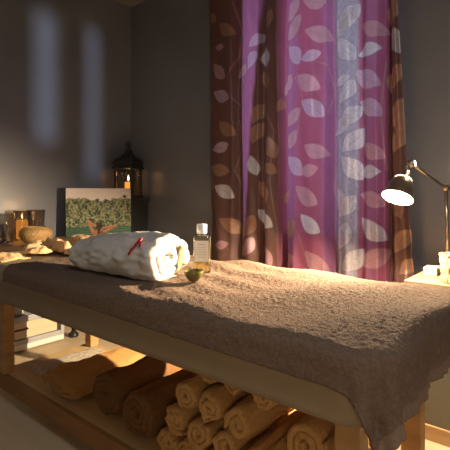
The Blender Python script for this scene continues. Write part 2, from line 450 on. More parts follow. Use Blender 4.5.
# the near overhang grows a little towards the foot end
tt = (QG-TY0)
QG = np.where(tt < 0, TY0+tt*(0.80+0.42*sm(TX0, TX1, PG)+0.85*sm(TX1-0.14, TX1+0.10, PG)), QG)
Rc, r = 0.085, 0.038
cx = np.minimum(PG, TX1-Rc); cy = np.clip(QG, TY0+Rc, TY1-Rc)
ox, oy = PG-cx, QG-cy
dist = np.hypot(ox, oy)
nx = np.where(dist > 1e-9, ox/np.maximum(dist, 1e-9), 0); ny = np.where(dist > 1e-9, oy/np.maximum(dist, 1e-9), 0)
d = dist-Rc                               # signed distance to the rounded outline
e = np.clip(d+r, 0, None)
ang = np.clip(e/r, 0, PI/2)
flat = e <= 0
hoff = np.where(flat, d, -r+r*np.sin(ang))
drop = np.where(flat, 0, r*(1-np.cos(ang))) + np.clip(e-r*PI/2, 0, None)
hang = np.clip(e-r*0.8, 0, None)
th = np.arctan2(-ny, nx)                  # around the near foot corner
s_arc = np.minimum(PG, TX1-Rc) - (QG-TY0-Rc)*0 + np.where(PG > TX1-Rc, QG-TY0, 0)
corner = (nx > 0.05) & (ny < -0.02)
fold = 0.010*np.sin(s_arc*52+1.0)+0.007*np.sin(s_arc*97+2.0)
wN = sm(0.15, 0.95, nx)
fold = fold*(0.10+0.12*wN) + 0.006*wN*np.sin(s_arc*26) + 0.0012*wN*np.sin(s_arc*118+3*np.sin(s_arc*20))
cf = np.where(corner, 0.020*np.sin(th*6.0)*np.sin(2*th), 0)*np.clip(hang/0.12, 0, 1.3)
hoff = hoff + hang*(0.02+0.03*wN) + fold*np.clip(hang/0.10, 0, 1.2) + cf
X = cx + nx*(Rc+hoff); Y = cy + ny*(Rc+hoff)
top = np.clip(1-drop/0.02, 0, 1)
Z = zt - drop + top*(0.005*np.sin(PG*6+QG*9)+0.004*np.sin(PG*17-QG*11))
# shallow wrinkles across the top
Z += top*0.0035*np.sin((QG*1.0+PG*0.25)*46+2*np.sin(PG*5))*sm(-0.6, -1.0, PG)*sm(-1.75, -1.4, PG)
V = np.stack([X, Y, Z], -1)
du = np.gradient(V, axis=0); dv = np.gradient(V, axis=1)
nr = np.cross(du, dv); nr /= np.maximum(np.linalg.norm(nr, axis=-1, keepdims=True), 1e-9)
jit = rng.normal(0, 1, V.shape[:2])
jit = (jit + 0.5*np.roll(jit, 1, 0) + 0.5*np.roll(jit, 1, 1))/1.3
coarse = rng.normal(0, 1, (V.shape[0]//3+2, V.shape[1]//3+2))
coarse = np.kron(coarse, np.ones((3, 3)))[:V.shape[0], :V.shape[1]]
for _ in range(1):
    coarse = (coarse+np.roll(coarse, 1, 0)+np.roll(coarse, -1, 0)+np.roll(coarse, 1, 1)+np.roll(coarse, -1, 1))/5
hemband = np.where((nx > 0.02) & (PG > TX1+ext_r-0.045), 0.15, 1.0)
V = V + nr*(jit*0.0010*hemband+coarse*0.0002)[..., None]
nu, nv = V.shape[:2]
idx = np.arange(nu*nv).reshape(nu, nv)
quads = np.stack([idx[:-1,:-1], idx[1:,:-1], idx[1:,1:], idx[:-1,1:]], -1).reshape(-1, 4)
towel = mesh_obj('bath_sheet', V.reshape(-1, 3), quads, M_bedtowel)
towel.data.materials.append(M_hem)
hm = ((PG[:-1, :-1] > TX1+ext_r-0.034) & (PG[:-1, :-1] < TX1+ext_r-0.006)).astype(np.int32)
towel.data.polygons.foreach_set('material_index', hm.ravel())
so = towel.modifiers.new('Solidify', 'SOLIDIFY'); so.thickness = 0.006; so.offset = -1
tag(towel, 'large taupe terry towel spread over the massage table, hanging off its foot end', 'towel')

# ------------------------------------------------------------------ rolled cloth
def roll_mesh(R, Ln, turns, pitch_fill=0.86, fy=1.0, fz=1.0, a0=0.0, m_len=14, wob=0.004, seed=0, tail=0.0, lean=0.0, step=0.16, clip=0.955):
    """spiral-rolled sheet, axis along local +Y from y=0 to y=Ln, resting on z=0"""
    R0 = R*0.10
    nphi = int(turns*2*PI/step)
    v, f = [], []
    pitch = (R-R0)/turns
    t = pitch*pitch_fill/2
    ring = 2*m_len+8
    for i in range(nphi+1):
        ph = 2*PI*turns*i/nphi
        rr = R0 + (R-R0-t)*i/nphi
        endf = min(1.0, 0.25+i/4.0, 0.25+(nphi-i)/3.0)
        th_ = t*endf
        off = 0.006*noise.noise(Vector((ph*0.4, seed*3.1, 0)))*(Ln/0.3)
        y0 = off + lean*(rr/R-0.5); y1 = Ln+off*0.5
        loop = []
        for k in range(m_len+1):
            loop.append((th_, y0+th_+(y1-y0-2*th_)*k/m_len))
        for k in range(1, 4):
            a = PI/2-PI*k/4; loop.append((th_*math.sin(a), y1-th_+th_*math.cos(a)))
        for k in range(m_len+1):
            loop.append((-th_, y1-th_-(y1-y0-2*th_)*k/m_len))
        for k in range(1, 4):
            a = PI/2-PI*k/4; loop.append((-th_*math.sin(a), y0+th_-th_*math.cos(a)))
        for (dr, yy) in loop:
            r_ = rr+dr
            w = wob*noise.noise(Vector((math.cos(ph)*2+seed, math.sin(ph)*2, yy*9+seed*2)))*rr/R*2 + wob*0.5*noise.noise(Vector((math.cos(ph)*5+seed, math.sin(ph)*5, yy*24)))*rr/R*2
            r_ += w
            x, z = r_*math.cos(ph+a0)*fy, r_*math.sin(ph+a0)*fz
            v.append((x, yy, z))
    n = len(v)//(nphi+1)
    for i in range(nphi):
        for k in range(n):
            k2 = (k+1) % n
            f.append((i*n+k, (i+1)*n+k, (i+1)*n+k2, i*n+k2))
    f.append(tuple(range(n))); f.append(tuple(nphi*n+k for k in range(n))[::-1])
    v = np.array(v)
    v[:, 2] = np.maximum(v[:, 2], -R*fz*clip)      # sits flat where it rests
    v[:, 2] -= v[:, 2].min()
    return v, f

def rolled(name, x, y, z, R, Ln, turns, m, label, cat, group, **kw):
    x, y, R, Ln = x*K_, y*K_, R*K_, Ln*K_; z = SH+0.001+(z-SH-0.001)*K_
    v, f = roll_mesh(R, Ln, turns, **kw)
    o = mesh_obj(name, v, f, m, None, True, (x, y, z))
    return tag(o, label, cat, group)

K_ = 1.117                   # size of the towels on the shelf
g1 = 'rolled brown bath towels on the shelf'
rolled('rolled_towel', -1.335, 0.925, SH+0.001, 0.087, 0.39, 3.2, M_brown, 'dark brown rolled bath towel on the shelf beside the folded caramel towel', 'towel', g1, a0=2.2, seed=1, fz=0.96, pitch_fill=0.9, wob=0.007)
rolled('rolled_towel', -1.137, 0.905, SH+0.001, 0.091, 0.40, 3.0, M_brown, 'dark brown rolled bath towel next to the stack of small ochre rolls', 'towel', g1, a0=1.2, seed=2, fz=0.97, fy=1.02, pitch_fill=0.9, wob=0.008)
g2 = 'small ochre rolled towels stacked on the shelf'
small = [(-.985,.905,0,'bottom row at the left, next to the brown roll'),(-.885,.90,0,'bottom row, second from the left'),(-.785,.895,0,'bottom row, third from the left'),(-.685,.895,0,'bottom row at the right end'),
         (-.937,.895,1,'lower visible row at the far left'),(-.836,.885,1,'lower visible row, second from the left'),(-.736,.888,1,'lower visible row, third from the left'),(-.640,.890,1,'lower visible row beside the large lit roll'),
         (-.886,.890,2,'upper left end of the stack'),(-.786,.882,2,'middle of the stack with clear spiral'),(-.686,.878,2,'stack, right of centre, with an open spiral'),
         (-.838,.93,3,'top row at the left, under the cushion'),(-.738,.92,3,'top row in the middle, under the cushion'),(-.622,.90,3,'top row at the right, under the cushion')]
for i, (x, y, row, wh) in enumerate(small):
    R = (0.0490, 0.0485, 0.0485, 0.039)[row]
    z = SH+0.001+(0, 0.086, 0.172, 0.259)[row]
    if row == 1 and i == 7: R = 0.044
    rolled('rolled_hand_towel', x, y, z, R, 0.33+0.02*math.sin(i*2.3), 2.0+0.25*math.sin(i*1.7), M_ochre, 'small ochre rolled towel in the ' + wh, 'towel', g2,
           a0=1.1*i+0.4, seed=5+i, fz=(1.0, 1.0, 1.0, 0.92)[row], fy=1.02, pitch_fill=0.80, wob=0.008)
rolled('rolled_towel', -0.518, 0.91, SH+0.001, 0.069, 0.34, 2.7, M_ochre, 'thick ochre rolled towel at the bottom beside the right front leg of the table', 'towel', 'thick ochre rolls by the right leg', a0=0.4, seed=30)
rolled('rolled_towel', -0.510, 0.925, SH+0.137, 0.066, 0.34, 2.7, M_ochre, 'thick ochre rolled towel catching bright light, resting atop another roll by the right leg', 'towel', 'thick ochre rolls by the right leg', a0=2.4, seed=31)

# softly folded caramel towel
def soft_slab(name, x0, x1, y0, y1, h, m, loc, seed, rz=0.0, nx_=60, ny_=70, bulge=1.0, layers=3):
    v, f = [], []
    nxx, nyy = nx_, ny_
    def hh(u, w):
        eu = min(u, 1-u)*2; ew = min(w, 1-w)*2
        e_ = (1-(1-min(1, eu*2.2))**2.4)**(1/2.4)*(1-(1-min(1, ew*2.8))**2.4)**(1/2.4)
        return e_
    for j in range(nyy+1):
        for i in range(nxx+1):
            u, w = i/nxx, j/nyy
            x = x0+(x1-x0)*u; y = y0+(y1-y0)*w
            nz = noise.noise(Vector((x*9+seed, y*7, 0)))*0.25+noise.noise(Vector((x*25+seed, y*18, 4)))*0.08
            z = h*hh(u, w)*(0.85+0.15*math.sin(PI*u))*(1+nz*bulge)
            v.append((x, y, z))
    top_ = len(v)
    for j in range(nyy+1):
        for i in range(nxx+1):
            u, w = i/nxx, j/nyy
            v.append((x0+(x1-x0)*u, y0+(y1-y0)*w, -0.0))
    W = nxx+1
    for j in range(nyy):
        for i in range(nxx):
            f.append((j*W+i, j*W+i+1, (j+1)*W+i+1, (j+1)*W+i))
            f.append((top_+j*W+i, top_+(j+1)*W+i, top_+(j+1)*W+i+1, top_+j*W+i+1))
    for i in range(nxx):
        f.append((i, top_+i, top_+i+1, i+1)); a = nyy*W
        f.append((a+i, a+i+1, top_+a+i+1, top_+a+i))
    for j in range(nyy):
        f.append((j*W, (j+1)*W, top_+(j+1)*W, top_+j*W)); a = nxx
        f.append((j*W+a, top_+j*W+a, top_+(j+1)*W+a, (j+1)*W+a))
    o = mesh_obj(name, v, f, m, None, True, loc)
    o.rotation_euler.z = rz
    return o
v, f = roll_mesh(0.069, 0.44, 2.0, fy=2.35, fz=0.80, a0=3.5, seed=41, pitch_fill=0.88, wob=0.010, m_len=22, step=0.10)
v[:, 2] *= 1.0 - 0.25*np.clip((v[:, 0])/0.13, -0.2, 1)
o = mesh_obj('folded_towel', v, f, M_flat, None, True, (-1.80, 1.0, SH+0.001))
tag(o, 'caramel brown towel loosely rolled flat on the shelf, left of the brown rolls', 'towel')
o.rotation_euler.z = 0.0
o = soft_slab('folded_cloth', -0.12, 0.12, -0.2, 0.2, 0.012, M_paper, (-2.115, 1.27, SH+0.001), 3.0, rz=-0.08, bulge=0.5)
tag(o, 'pale folded patterned cloth lying at the lit left end of the shelf', 'cloth')

# ------------------------------------------------------------------ bathrobe
robe = empty('bathrobe', (-1.345, 1.045, zt+0.007), 'white rolled bathrobe with red piping lying on the taupe towel', 'bathrobe')
v, f = roll_mesh(0.102, 0.47, 2.4, fy=1.42, fz=0.98, a0=2.6, seed=50, pitch_fill=0.95, wob=0.008, m_len=64, step=0.06, clip=0.70)
# turn the axis to +X (towards the foot end): local y -> x ; spiral end faces the lamp
vv = v.copy(); v[:, 0] = vv[:, 1]-0.235; v[:, 1] = vv[:, 0]
v[:, 0] *= -1
v[:, 0] = np.where(v[:, 0] < 0, v[:, 0]*1.08, v[:, 0]); u_ = (v[:, 0]+0.254)/0.489; v[:, 0] -= 0.28*v[:, 1]*sm(0.3, 1.0, u_)
taper = 0.78+0.22*sm(0.0, 0.55, u_)
hp = v[:, 2].max()
v[:, 2] *= taper; v[:, 1] *= 0.88+0.12*sm(0.0, 0.4, u_)
crease = 0.8*vnoise(v*np.array([5, 16, 16]), 1.0, 2.0)*0.008 + vnoise(v*np.array([26, 11, 11]), 1.0, 5.0)*0.0045 + vnoise(v*np.array([60, 30, 30]), 1.0, 6.0)*0.0018
v[:, 2] += crease*np.clip(v[:, 2]/0.06, 0, 1); v[:, 1] += crease*0.7
v[:, 2] = np.maximum(v[:, 2], 0)
body = mesh_obj('robe_body', v, f, M_robe, robe)
# sleeve bundled behind the roll's lamp-side end
sl = []
path = [(-0.12, 0.11, 0.10), (0.02, 0.13, 0.10), (0.11, 0.145, 0.08), (0.15, 0.13, 0.055), (0.175, 0.10, 0.036)]
rad = [0.035, 0.042, 0.044, 0.038, 0.030]
pts = []; rr = []
for i in range(len(path)-1):
    for k in range(9):
        t = k/9
        pts.append(Vector(path[i]).lerp(Vector(path[i+1]), t)); rr.append(rad[i]*(1-t)+rad[i+1]*t)
pts.append(Vector(path[-1])); rr.append(rad[-1])
for _ in range(4):
    pts = [pts[0]]+[(pts[i-1]+pts[i]*2+pts[i+1])/4 for i in range(1, len(pts)-1)]+[pts[-1]]
sleeve = tube('sleeve', pts, rr, M_robe, robe, 36)
sv = np.array([tuple(x.co) for x in sleeve.data.vertices])
cr = vnoise(sv*np.array([40, 40, 14]), 1.0, 9.0)*0.010+vnoise(sv, 70, 4.0)*0.004
cen = sv-np.array([0.15, 0.11, 0.07]); cen /= np.maximum(np.linalg.norm(cen, axis=1, keepdims=True), 1e-6)
sv = sv+cen*cr[:, None]; sv[:, 2] = np.maximum(sv[:, 2], 0.001)
sleeve.data.vertices.foreach_set('co', sv.ravel())

def surf_top(vs, x, y, rad=0.014):
    dd = np.hypot(vs[:, 0]-x, vs[:, 1]-y); k = dd < rad
    return vs[k, 2].max() if k.any() else 0.0
def surf_front(vs, x, z, rad=0.016):
    dd = np.hypot(vs[:, 0]-x, vs[:, 2]-z); k = dd < rad
    return vs[k, 1].min() if k.any() else 0.0
def piping(pts2):
    out_ = []
    for (x, z) in pts2:
        out_.append((x, surf_front(v, x, z)-0.002, z))
    return out_
def lerp_pts(a, n=8):
    o_ = []
    for (p0, p1) in zip(a[:-1], a[1:]):
        for k in range(n): o_.append((p0[0]+(p1[0]-p0[0])*k/n, p0[1]+(p1[1]-p0[1])*k/n))
    o_.append(a[-1]); return o_
tube('collar_piping', piping(lerp_pts([(0.165, 0.090), (0.183, 0.118), (0.198, 0.146)])), 0.0042, M_red, robe, 8)
tube('collar_piping', piping(lerp_pts([(0.198, 0.146), (0.214, 0.122)], 6)), 0.0042, M_red, robe, 8)

# ------------------------------------------------------------------ oil bottle and little bowl
bot = empty('oil_bottle', (-1.09, 1.185, zt+0.008), 'clear square bottle of pale yellow massage oil with white cap', 'bottle', rz=math.radians(39.5))
def rbox_prism(name, w, dpt, z0, z1, rad, m, parent, shoulder=0.0):
    v, f = [], []
    levels = [(0.003, z0), (0, z0+0.003), (0, z1-shoulder)]
    if shoulder:
        for k in range(1, 6):
            a = PI/2*k/5; levels.append((shoulder*(1-math.cos(a)), z1-shoulder+shoulder*math.sin(a)))
    else:
        levels.append((0.0, z1))
    for (ins, z) in levels:
        v += [(x, y, z) for (x, y) in rrect(-w/2+ins, w/2-ins, -dpt/2+ins, dpt/2-ins, max(0.002, rad-ins), 6)]
    n = len(v)//len(levels)
    for j in range(len(levels)-1):
        for i in range(n): f.append((j*n+i, j*n+(i+1) % n, (j+1)*n+(i+1) % n, (j+1)*n+i))
    f.append(tuple(range(n))[::-1]); f.append(tuple((len(levels)-1)*n+i for i in range(n)))
    return mesh_obj(name, v, f, m, parent, True)
def sharp(o):
    o.data.polygons.foreach_set('use_smooth', [False]*len(o.data.polygons)); return o
sharp(rbox_prism('bottle_body', 0.066, 0.040, 0, 0.142, 0.010, M_plastic, bot, 0.012))
sharp(rbox_prism('oil', 0.061, 0.035, 0.003, 0.112, 0.008, M_oil, bot))
lathe('neck', [(0.014, 0.140), (0.014, 0.150)], M_plastic, bot, None, 24)
lathe('cap', [(0.0185, 0.148), (0.0195, 0.150), (0.0195, 0.182), (0.018, 0.184)], M_cap, bot, None, 32)
lb = box('label', M_label, bot, -0.027, 0.027, -0.0212, -0.0203, 0.045, 0.122, 0)
for k, (w, z, hgt) in enumerate([(0.026, 0.108, 0.003), (0.034, 0.098, 0.0018), (0.030, 0.090, 0.0014), (0.036, 0.082, 0.0014), (0.036, 0.076, 0.0012), (0.034, 0.070, 0.0012), (0.024, 0.060, 0.0018)]):
    box('label_line', M_print, lb, -w/2, w/2, -0.0216, -0.0211, z, z+hgt, 0)
lathe('dish', [(0.015, 0.0), (0.017, 0.003), (0.026, 0.012), (0.033, 0.026), (0.035, 0.035), (0.0335, 0.036), (0.031, 0.027), (0.023, 0.013), (0.0, 0.008)], M_green, None, (-1.005, 1.052, zt+0.008), 36)
o = bpy.data.objects['dish']; o.name = 'small_bowl'
tag(o, 'small olive green ceramic bowl in front of the oil bottle', 'bowl')

# ------------------------------------------------------------------ crumpled apricot towels at the head end
def crumple(name, cx_, cy_, lx, ly, h, seed, m, zb, rz=0.0, n1=80, n2=80, ridges=5.0):
    v, f = [], []
    for j in range(n2+1):
        for i in range(n1+1):
            u, w = i/n1*2-1, j/n2*2-1
            rr_ = (abs(u)**2.6+abs(w)**2.6)**(1/2.6)
            env = max(0.0, 1-rr_**3)
            edge = 1+0.16*noise.noise(Vector((u*2+seed, w*2, 1)))
            x, y = u*lx/2*edge, w*ly/2*edge
            rg = 0.5+0.5*math.sin(ridges*(u*0.9+0.5*w)+3*noise.noise(Vector((u*1.4+seed, w*1.4, 0))))
            z = h*env*(0.22+0.78*rg**1.5)*(1+0.4*noise.noise(Vector((u*2.2, w*2.2+seed, 2))))+0.004*noise.noise(Vector((u*14, w*14, seed)))*min(1, env*4)
            v.append((x, y, max(z, 0)+0.004*min(1, env*6)))
    W = n1+1
    for j in range(n2):
        for i in range(n1): f.append((j*W+i, j*W+i+1, (j+1)*W+i+1, (j+1)*W+i))
    o = mesh_obj(name, v, f, m, None, True, (cx_, cy_, zb)); o.rotation_euler.z = rz
    s_ = o.modifiers.new('Solidify', 'SOLIDIFY'); s_.thickness = 0.004; s_.offset = -1
    return o
def rope_towel(name, ridges, x0, x1, y0, y1, zb, m, nn=150):
    gx_, gy_ = np.meshgrid(np.linspace(x0, x1, nn), np.linspace(y0, y1, nn))
    P3 = np.stack([gx_.ravel(), gy_.ravel(), gx_.ravel()*0], -1)
    wx = (vnoise(P3, 9.0, 3.0)*0.022+vnoise(P3, 26.0, 4.0)*0.014).reshape(gx_.shape)
    wy = (vnoise(P3, 9.0, 7.0)*0.022+vnoise(P3, 26.0, 8.0)*0.014).reshape(gx_.shape)
    fine = ((vnoise(P3, 120.0, 1.0)*0.003+vnoise(P3, 45.0, 2.0)*0.006)).reshape(gx_.shape)
    z = np.zeros(gx_.shape)
    for (ax_, ay_, bx_, by_, r_, h_) in ridges:
        vx, vy = bx_-ax_, by_-ay_
        t_ = np.clip(((gx_+wx-ax_)*vx+(gy_+wy-ay_)*vy)/(vx*vx+vy*vy), 0, 1)
        dd = np.hypot(gx_+wx-ax_-t_*vx, gy_+wy-ay_-t_*vy)
        z = np.maximum(z, h_*np.clip(1-(dd/r_)**2, 0, 1)**0.62)
    z = z+fine*(z > 0.004)
    idn = -np.ones(gx_.shape, int); V_, F_ = [], []
    keep = z > 0.0005
    ker = keep.copy()
    for sh_ in ((1, 0), (-1, 0), (0, 1), (0, -1)): ker |= np.roll(keep, sh_, (0, 1))
    for a_, b_ in zip(*np.nonzero(ker)):
        idn[a_, b_] = len(V_); V_.append((gx_[a_, b_]-x0, gy_[a_, b_]-y0, max(0.003, z[a_, b_])))
    for a_ in range(nn-1):
        for b_ in range(nn-1):
            q4 = (idn[a_, b_], idn[a_, b_+1], idn[a_+1, b_+1], idn[a_+1, b_])
            if min(q4) >= 0: F_.append(tuple(int(k_) for k_ in q4))
    o = mesh_obj(name, V_, F_, m, None, True, (x0, y0, zb))
    sd = o.modifiers.new('Solidify', 'SOLIDIFY'); sd.thickness = 0.003; sd.offset = -1
    return o
o = rope_towel('crumpled_towel', [(-2.40, 1.44, -2.06, 1.50, 0.060, 0.058), (-2.33, 1.41, -2.14, 1.33, 0.040, 0.055), (-2.14, 1.33, -2.03, 1.40, 0.045, 0.045), (-2.42, 1.27, -2.13, 1.20, 0.034, 0.056),
    (-2.39, 1.19, -2.24, 1.08, 0.040, 0.045), (-2.36, 1.35, -2.05, 1.39, 0.10, 0.030), (-2.40, 1.22, -2.18, 1.27, 0.07, 0.026), (-2.31, 1.16, -2.20, 1.09, 0.055, 0.032), (-2.12, 1.26, -2.03, 1.22, 0.06, 0.022)], -2.455, -1.93, 0.98, 1.545, BT+0.0145, M_cream)
o.location.x += 0.05; o.location.y -= 0.005
tag(o, 'crumpled apricot terry towel heaped on the head end of the massage table', 'towel')
o = crumple('folded_flannel', -2.20, 0.93, 0.24, 0.15, 0.026, 8.0, M_cream, BT+0.004, 0.1, 50, 50, 2.0)
tag(o, 'flat apricot flannel on the bare cushion at the left edge of the photo', 'towel')

# ------------------------------------------------------------------ sideboard along the left wall
SB = 0.72
sbx0, sbx1 = XL+0.015, -2.84
side = empty('sideboard', (-3.05, 1.4, 0), 'white sideboard with birch drawer and open shelf along the left wall', 'sideboard')
so_ = Vector((3.05, -1.4, 0))
def pl(o): o.location = Vector(o.location)+so_; return o
pl(box('top', M_woodx, side, sbx0, sbx1, 0.55, 2.27, SB-0.03, SB, 0.003))
pl(box('side_panel', M_white, side, sbx0, sbx1-0.03, 1.615, 1.635, 0.05, SB-0.03, 0.002))
pl(box('side_panel', M_white, side, sbx0, sbx1-0.03, 0.57, 0.59, 0.05, SB-0.03, 0.002))
pl(box('rail', M_greyrail, side, sbx1-0.05, sbx1-0.02, 0.60, 1.612, 0.20, 0.242, 0.003))
pl(box('rail', M_greyrail, side, sbx1-0.05, sbx1-0.02, 0.60, 1.612, 0.052, 0.085, 0.003))
pl(box('post', M_greyrail, side, sbx1-0.05, sbx1-0.02, 1.612, 1.64, 0.05, 0.30, 0.003))
pl(box('shelf', M_greyrail, side, sbx0, sbx1-0.052, 0.592, 1.613, 0.222, 0.242, 0.001))
pl(box('plinth', M_white, side, sbx0, sbx1-0.03, 0.57, 1.64, 0.012, 0.05, 0.002))
dr = pl(box('drawer', M_drawer, side, sbx1-0.4, sbx1-0.034, 0.62, 1.59, 0.088, 0.198, 0.003))
tube('handle', [(sbx1-0.034, 1.26, 0.155), (sbx1-0.012, 1.26, 0.155), (sbx1-0.012, 1.37, 0.155), (sbx1-0.034, 1.37, 0.155)], 0.006, M_handle, dr, 10)
lg = pl(tube('leg', [(-2.90, 1.735, 0.03), (-2.90, 1.735, SB-0.03)], 0.014, M_black, side, 16))
lathe('foot', [(0.034, 0.0), (0.038, 0.006), (0.036, 0.022), (0.020, 0.034), (0.014, 0.05)], M_black, lg, (-2.90, 1.735, 0.0), 28)
lg = pl(tube('leg', [(-2.90, 2.2, 0.03), (-2.90, 2.2, SB-0.03)], 0.014, M_black, side, 16))
lathe('foot', [(0.034, 0.0), (0.038, 0.006), (0.036, 0.022), (0.020, 0.034), (0.014, 0.05)], M_black, lg, (-2.90, 2.2, 0.0), 28)
for (x, y, wh) in ((-2.95, 1.22, 'white jar on the open sideboard shelf, left one of two'), (-2.95, 1.345, 'white jar on the open sideboard shelf, right one of two')):
    j = empty('jar', (x, y, 0.243), wh, 'jar', 'white jars on the sideboard shelf')
    lathe('jar_body', [(0.030, 0), (0.036, 0.004), (0.038, 0.05), (0.034, 0.062), (0.026, 0.068)], M_white, j, None, 28)
    lathe('lid', [(0.029, 0.0685), (0.031, 0.070), (0.031, 0.082), (0.028, 0.085)], M_white, j, None, 28)

# wicker basket, tumblers, candle
def wicker(name, prof, m, loc, n=120, amp=0.004, rows=16, strands=26, label='', cat='basket'):
    z0, z1 = prof[0][1], max(z for _, z in prof)
    v, f = [], []
    K = 60
    s = np.linspace(0, 1, K)
    ps = np.array(prof); t = np.linspace(0, 1, len(prof))
    R_ = np.interp(s, t, ps[:, 0]); Zz = np.interp(s, t, ps[:, 1])
    for _ in range(2):
        R_[1:-1] = (R_[:-2]+2*R_[1:-1]+R_[2:])/4; Zz[1:-1] = (Zz[:-2]+2*Zz[1:-1]+Zz[2:])/4
    for k in range(K):
        row = int(s[k]*rows)
        for i in range(n):
            a = 2*PI*i/n
            w = amp*abs(math.sin(PI*s[k]*rows))*(0.5+0.5*math.sin(a*strands+(row % 2)*PI))
            rr_ = R_[k]+w
            v.append((rr_*math.cos(a), rr_*math.sin(a), Zz[k]))
    for k in range(K-1):
        for i in range(n): f.append((k*n+i, k*n+(i+1) % n, (k+1)*n+(i+1) % n, (k+1)*n+i))
    f.append(tuple(range(n))[::-1]); f.append(tuple((K-1)*n+i for i in range(n)))
    o = mesh_obj(name, v, f, m, None, True, loc)
    return tag(o, label, cat)
wicker('wicker_basket', [(0.070, 0), (0.095, 0.022), (0.110, 0.055), (0.104, 0.088), (0.080, 0.108), (0.074, 0.112), (0.068, 0.106), (0.060, 0.07), (0.04, 0.02)], M_wick, (-2.955, 1.475, SB+0.001), label='round woven rattan bowl-shaped basket beside the glass tumblers', cat='basket')
def tumbler(x, y, h, r0, r1, label):
    return tag(lathe('glass_tumbler', [(0.001, 0.0), (r0, 0.0), (r0+0.003, 0.004), (r1, h), (r1-0.0025, h+0.001), (r0, 0.012), (0.001, 0.010)], M_glass, None, (x, y, SB+0.001), 40), label, 'glass', 'glass tumblers on the sideboard')
tumbler(-3.165, 1.475, 0.222, 0.048, 0.060, 'clear glass tumbler with the amber candle burning inside it')
tumbler(-3.10, 1.335, 0.205, 0.044, 0.056, 'clear glass tumbler at the left, beside the dark plate')
tumbler(-3.195, 1.605, 0.222, 0.044, 0.058, 'empty clear glass tumbler behind the woven basket, right one of three')
cd_ = empty('pillar_candle', (-3.165, 1.475, SB+0.0135), 'lit amber candle inside the middle glass tumbler on the sideboard', 'candle')
lathe('wax', [(0.038, 0), (0.040, 0.004), (0.041, 0.135), (0.036, 0.14), (0.005, 0.132)], M_waxglow, cd_, None, 32)
lathe('wick', [(0.0015, 0.130), (0.0015, 0.150)], M_black, cd_, None, 8)
lathe('flame', [(0.001, 0.148), (0.007, 0.158), (0.006, 0.170), (0.001, 0.188)], M_flame, cd_, None, 16)
lathe('dark_plate', [(0.04, 0.0), (0.06, 0.004), (0.115, 0.016), (0.118, 0.019), (0.06, 0.009), (0.0, 0.007)], M_dark, None, (-2.965, 1.20, SB+0.001), 48)
tag(bpy.data.objects['dark_plate'], 'dark glazed plate under the glass bowl at the left edge', 'plate')
gb = empty('glass_bowl', (-2.965, 1.20, SB+0.0112), 'straight-sided glass bowl with dark contents on the dark plate', 'bowl')
lathe('bowl_wall', [(0.001, 0), (0.055, 0.0), (0.072, 0.02), (0.078, 0.13), (0.075, 0.131), (0.069, 0.022), (0.052, 0.006), (0.001, 0.006)], M_glass, gb, None, 44)
lathe('contents', [(0.05, 0.0065), (0.066, 0.022), (0.069, 0.05), (0.03, 0.058), (0.0, 0.056)], M_dark, gb, None, 36)

# ------------------------------------------------------------------ pedestal, lantern
PH = 1.035
ped = empty('pedestal_cabinet', (-3.115, 2.425, 0), 'dark charcoal pedestal standing in the room corner under the lantern', 'pedestal')
bm = bmesh.new(); add_box(bm, -0.115, 0.115, -0.115, 0.115, 0.03, PH-0.03); bm_obj('body', bm, M_ped, ped, bevel=0.003)
bm = bmesh.new(); add_box(bm, -0.128, 0.128, -0.128, 0.128, PH-0.03, PH); bm_obj('top', bm, M_ped, ped, bevel=0.004)
bm = bmesh.new(); add_box(bm, -0.122, 0.122, -0.122, 0.122, 0, 0.03); bm_obj('base', bm, M_ped, ped, bevel=0.004)
lan = empty('lantern', (-3.085, 2.385, PH+0.001), 'dark metal candle lantern with domed top in the corner', 'lantern', rz=math.radians(20))
hw = 0.098
bm = bmesh.new(); add_box(bm, -hw, hw, -hw, hw, 0, 0.022); bm_obj('base', bm, M_lantern, lan, bevel=0.004)
for sx_ in (-1, 1):
    for sy_ in (-1, 1):
        bm = bmesh.new(); add_box(bm, sx_*(hw-0.018)-0.009, sx_*(hw-0.018)+0.009, sy_*(hw-0.018)-0.009, sy_*(hw-0.018)+0.009, 0.022, 0.255)
        bm_obj('post', bm, M_lantern, lan, bevel=0.003)
for k in range(4):
    a = k*PI/2
    bm = bmesh.new(); add_box(bm, -hw+0.028, hw-0.028, -0.0015, 0.0015, 0.024, 0.253)
    g = bm_obj('pane', bm, M_lglass, lan); g.rotation_euler.z = a
    g.location = (math.sin(a)*(hw-0.018), -math.cos(a)*(hw-0.018), 0)
bm = bmesh.new(); add_box(bm, -hw-0.006, hw+0.006, -hw-0.006, hw+0.006, 0.255, 0.272)
add_box(bm, -hw+0.004, hw-0.004, -hw+0.004, hw-0.004, 0.272, 0.305)
add_box(bm, -hw-0.003, hw+0.003, -hw-0.003, hw+0.003, 0.305, 0.318)
bm_obj('cornice', bm, M_lantern, lan, bevel=0.003)
v, f = [], []
lv = [(hw-0.004, 0.318), (hw-0.022, 0.345), (hw-0.050, 0.368), (0.030, 0.392), (0.022, 0.412), (0.026, 0.420), (0.016, 0.432)]
for (w, z) in lv: v += [(-w, -w, z), (w, -w, z), (w, w, z), (-w, w, z)]
for j in range(len(lv)-1):
    for i in range(4): f.append((j*4+i, j*4+(i+1) % 4, (j+1)*4+(i+1) % 4, (j+1)*4+i))
f.append((3, 2, 1, 0)); f.append(tuple((len(lv)-1)*4+i for i in range(4)))
mesh_obj('roof', v, f, M_lantern, lan, False)
lathe('finial', [(0.014, 0.4325), (0.018, 0.442), (0.010, 0.452), (0.016, 0.468), (0.013, 0.482), (0.003, 0.498)], M_lantern, lan, None, 20)
tube('ring', [(0.030*math.cos(t), 0.0, 0.470+0.030*math.sin(t)) for t in np.linspace(0, 2*PI, 25)], 0.003, M_lantern, lan, 8)
lc = empty('lantern_candle', (-3.085, 2.385, PH+0.0235), 'amber candle glowing inside the dark lantern', 'candle')
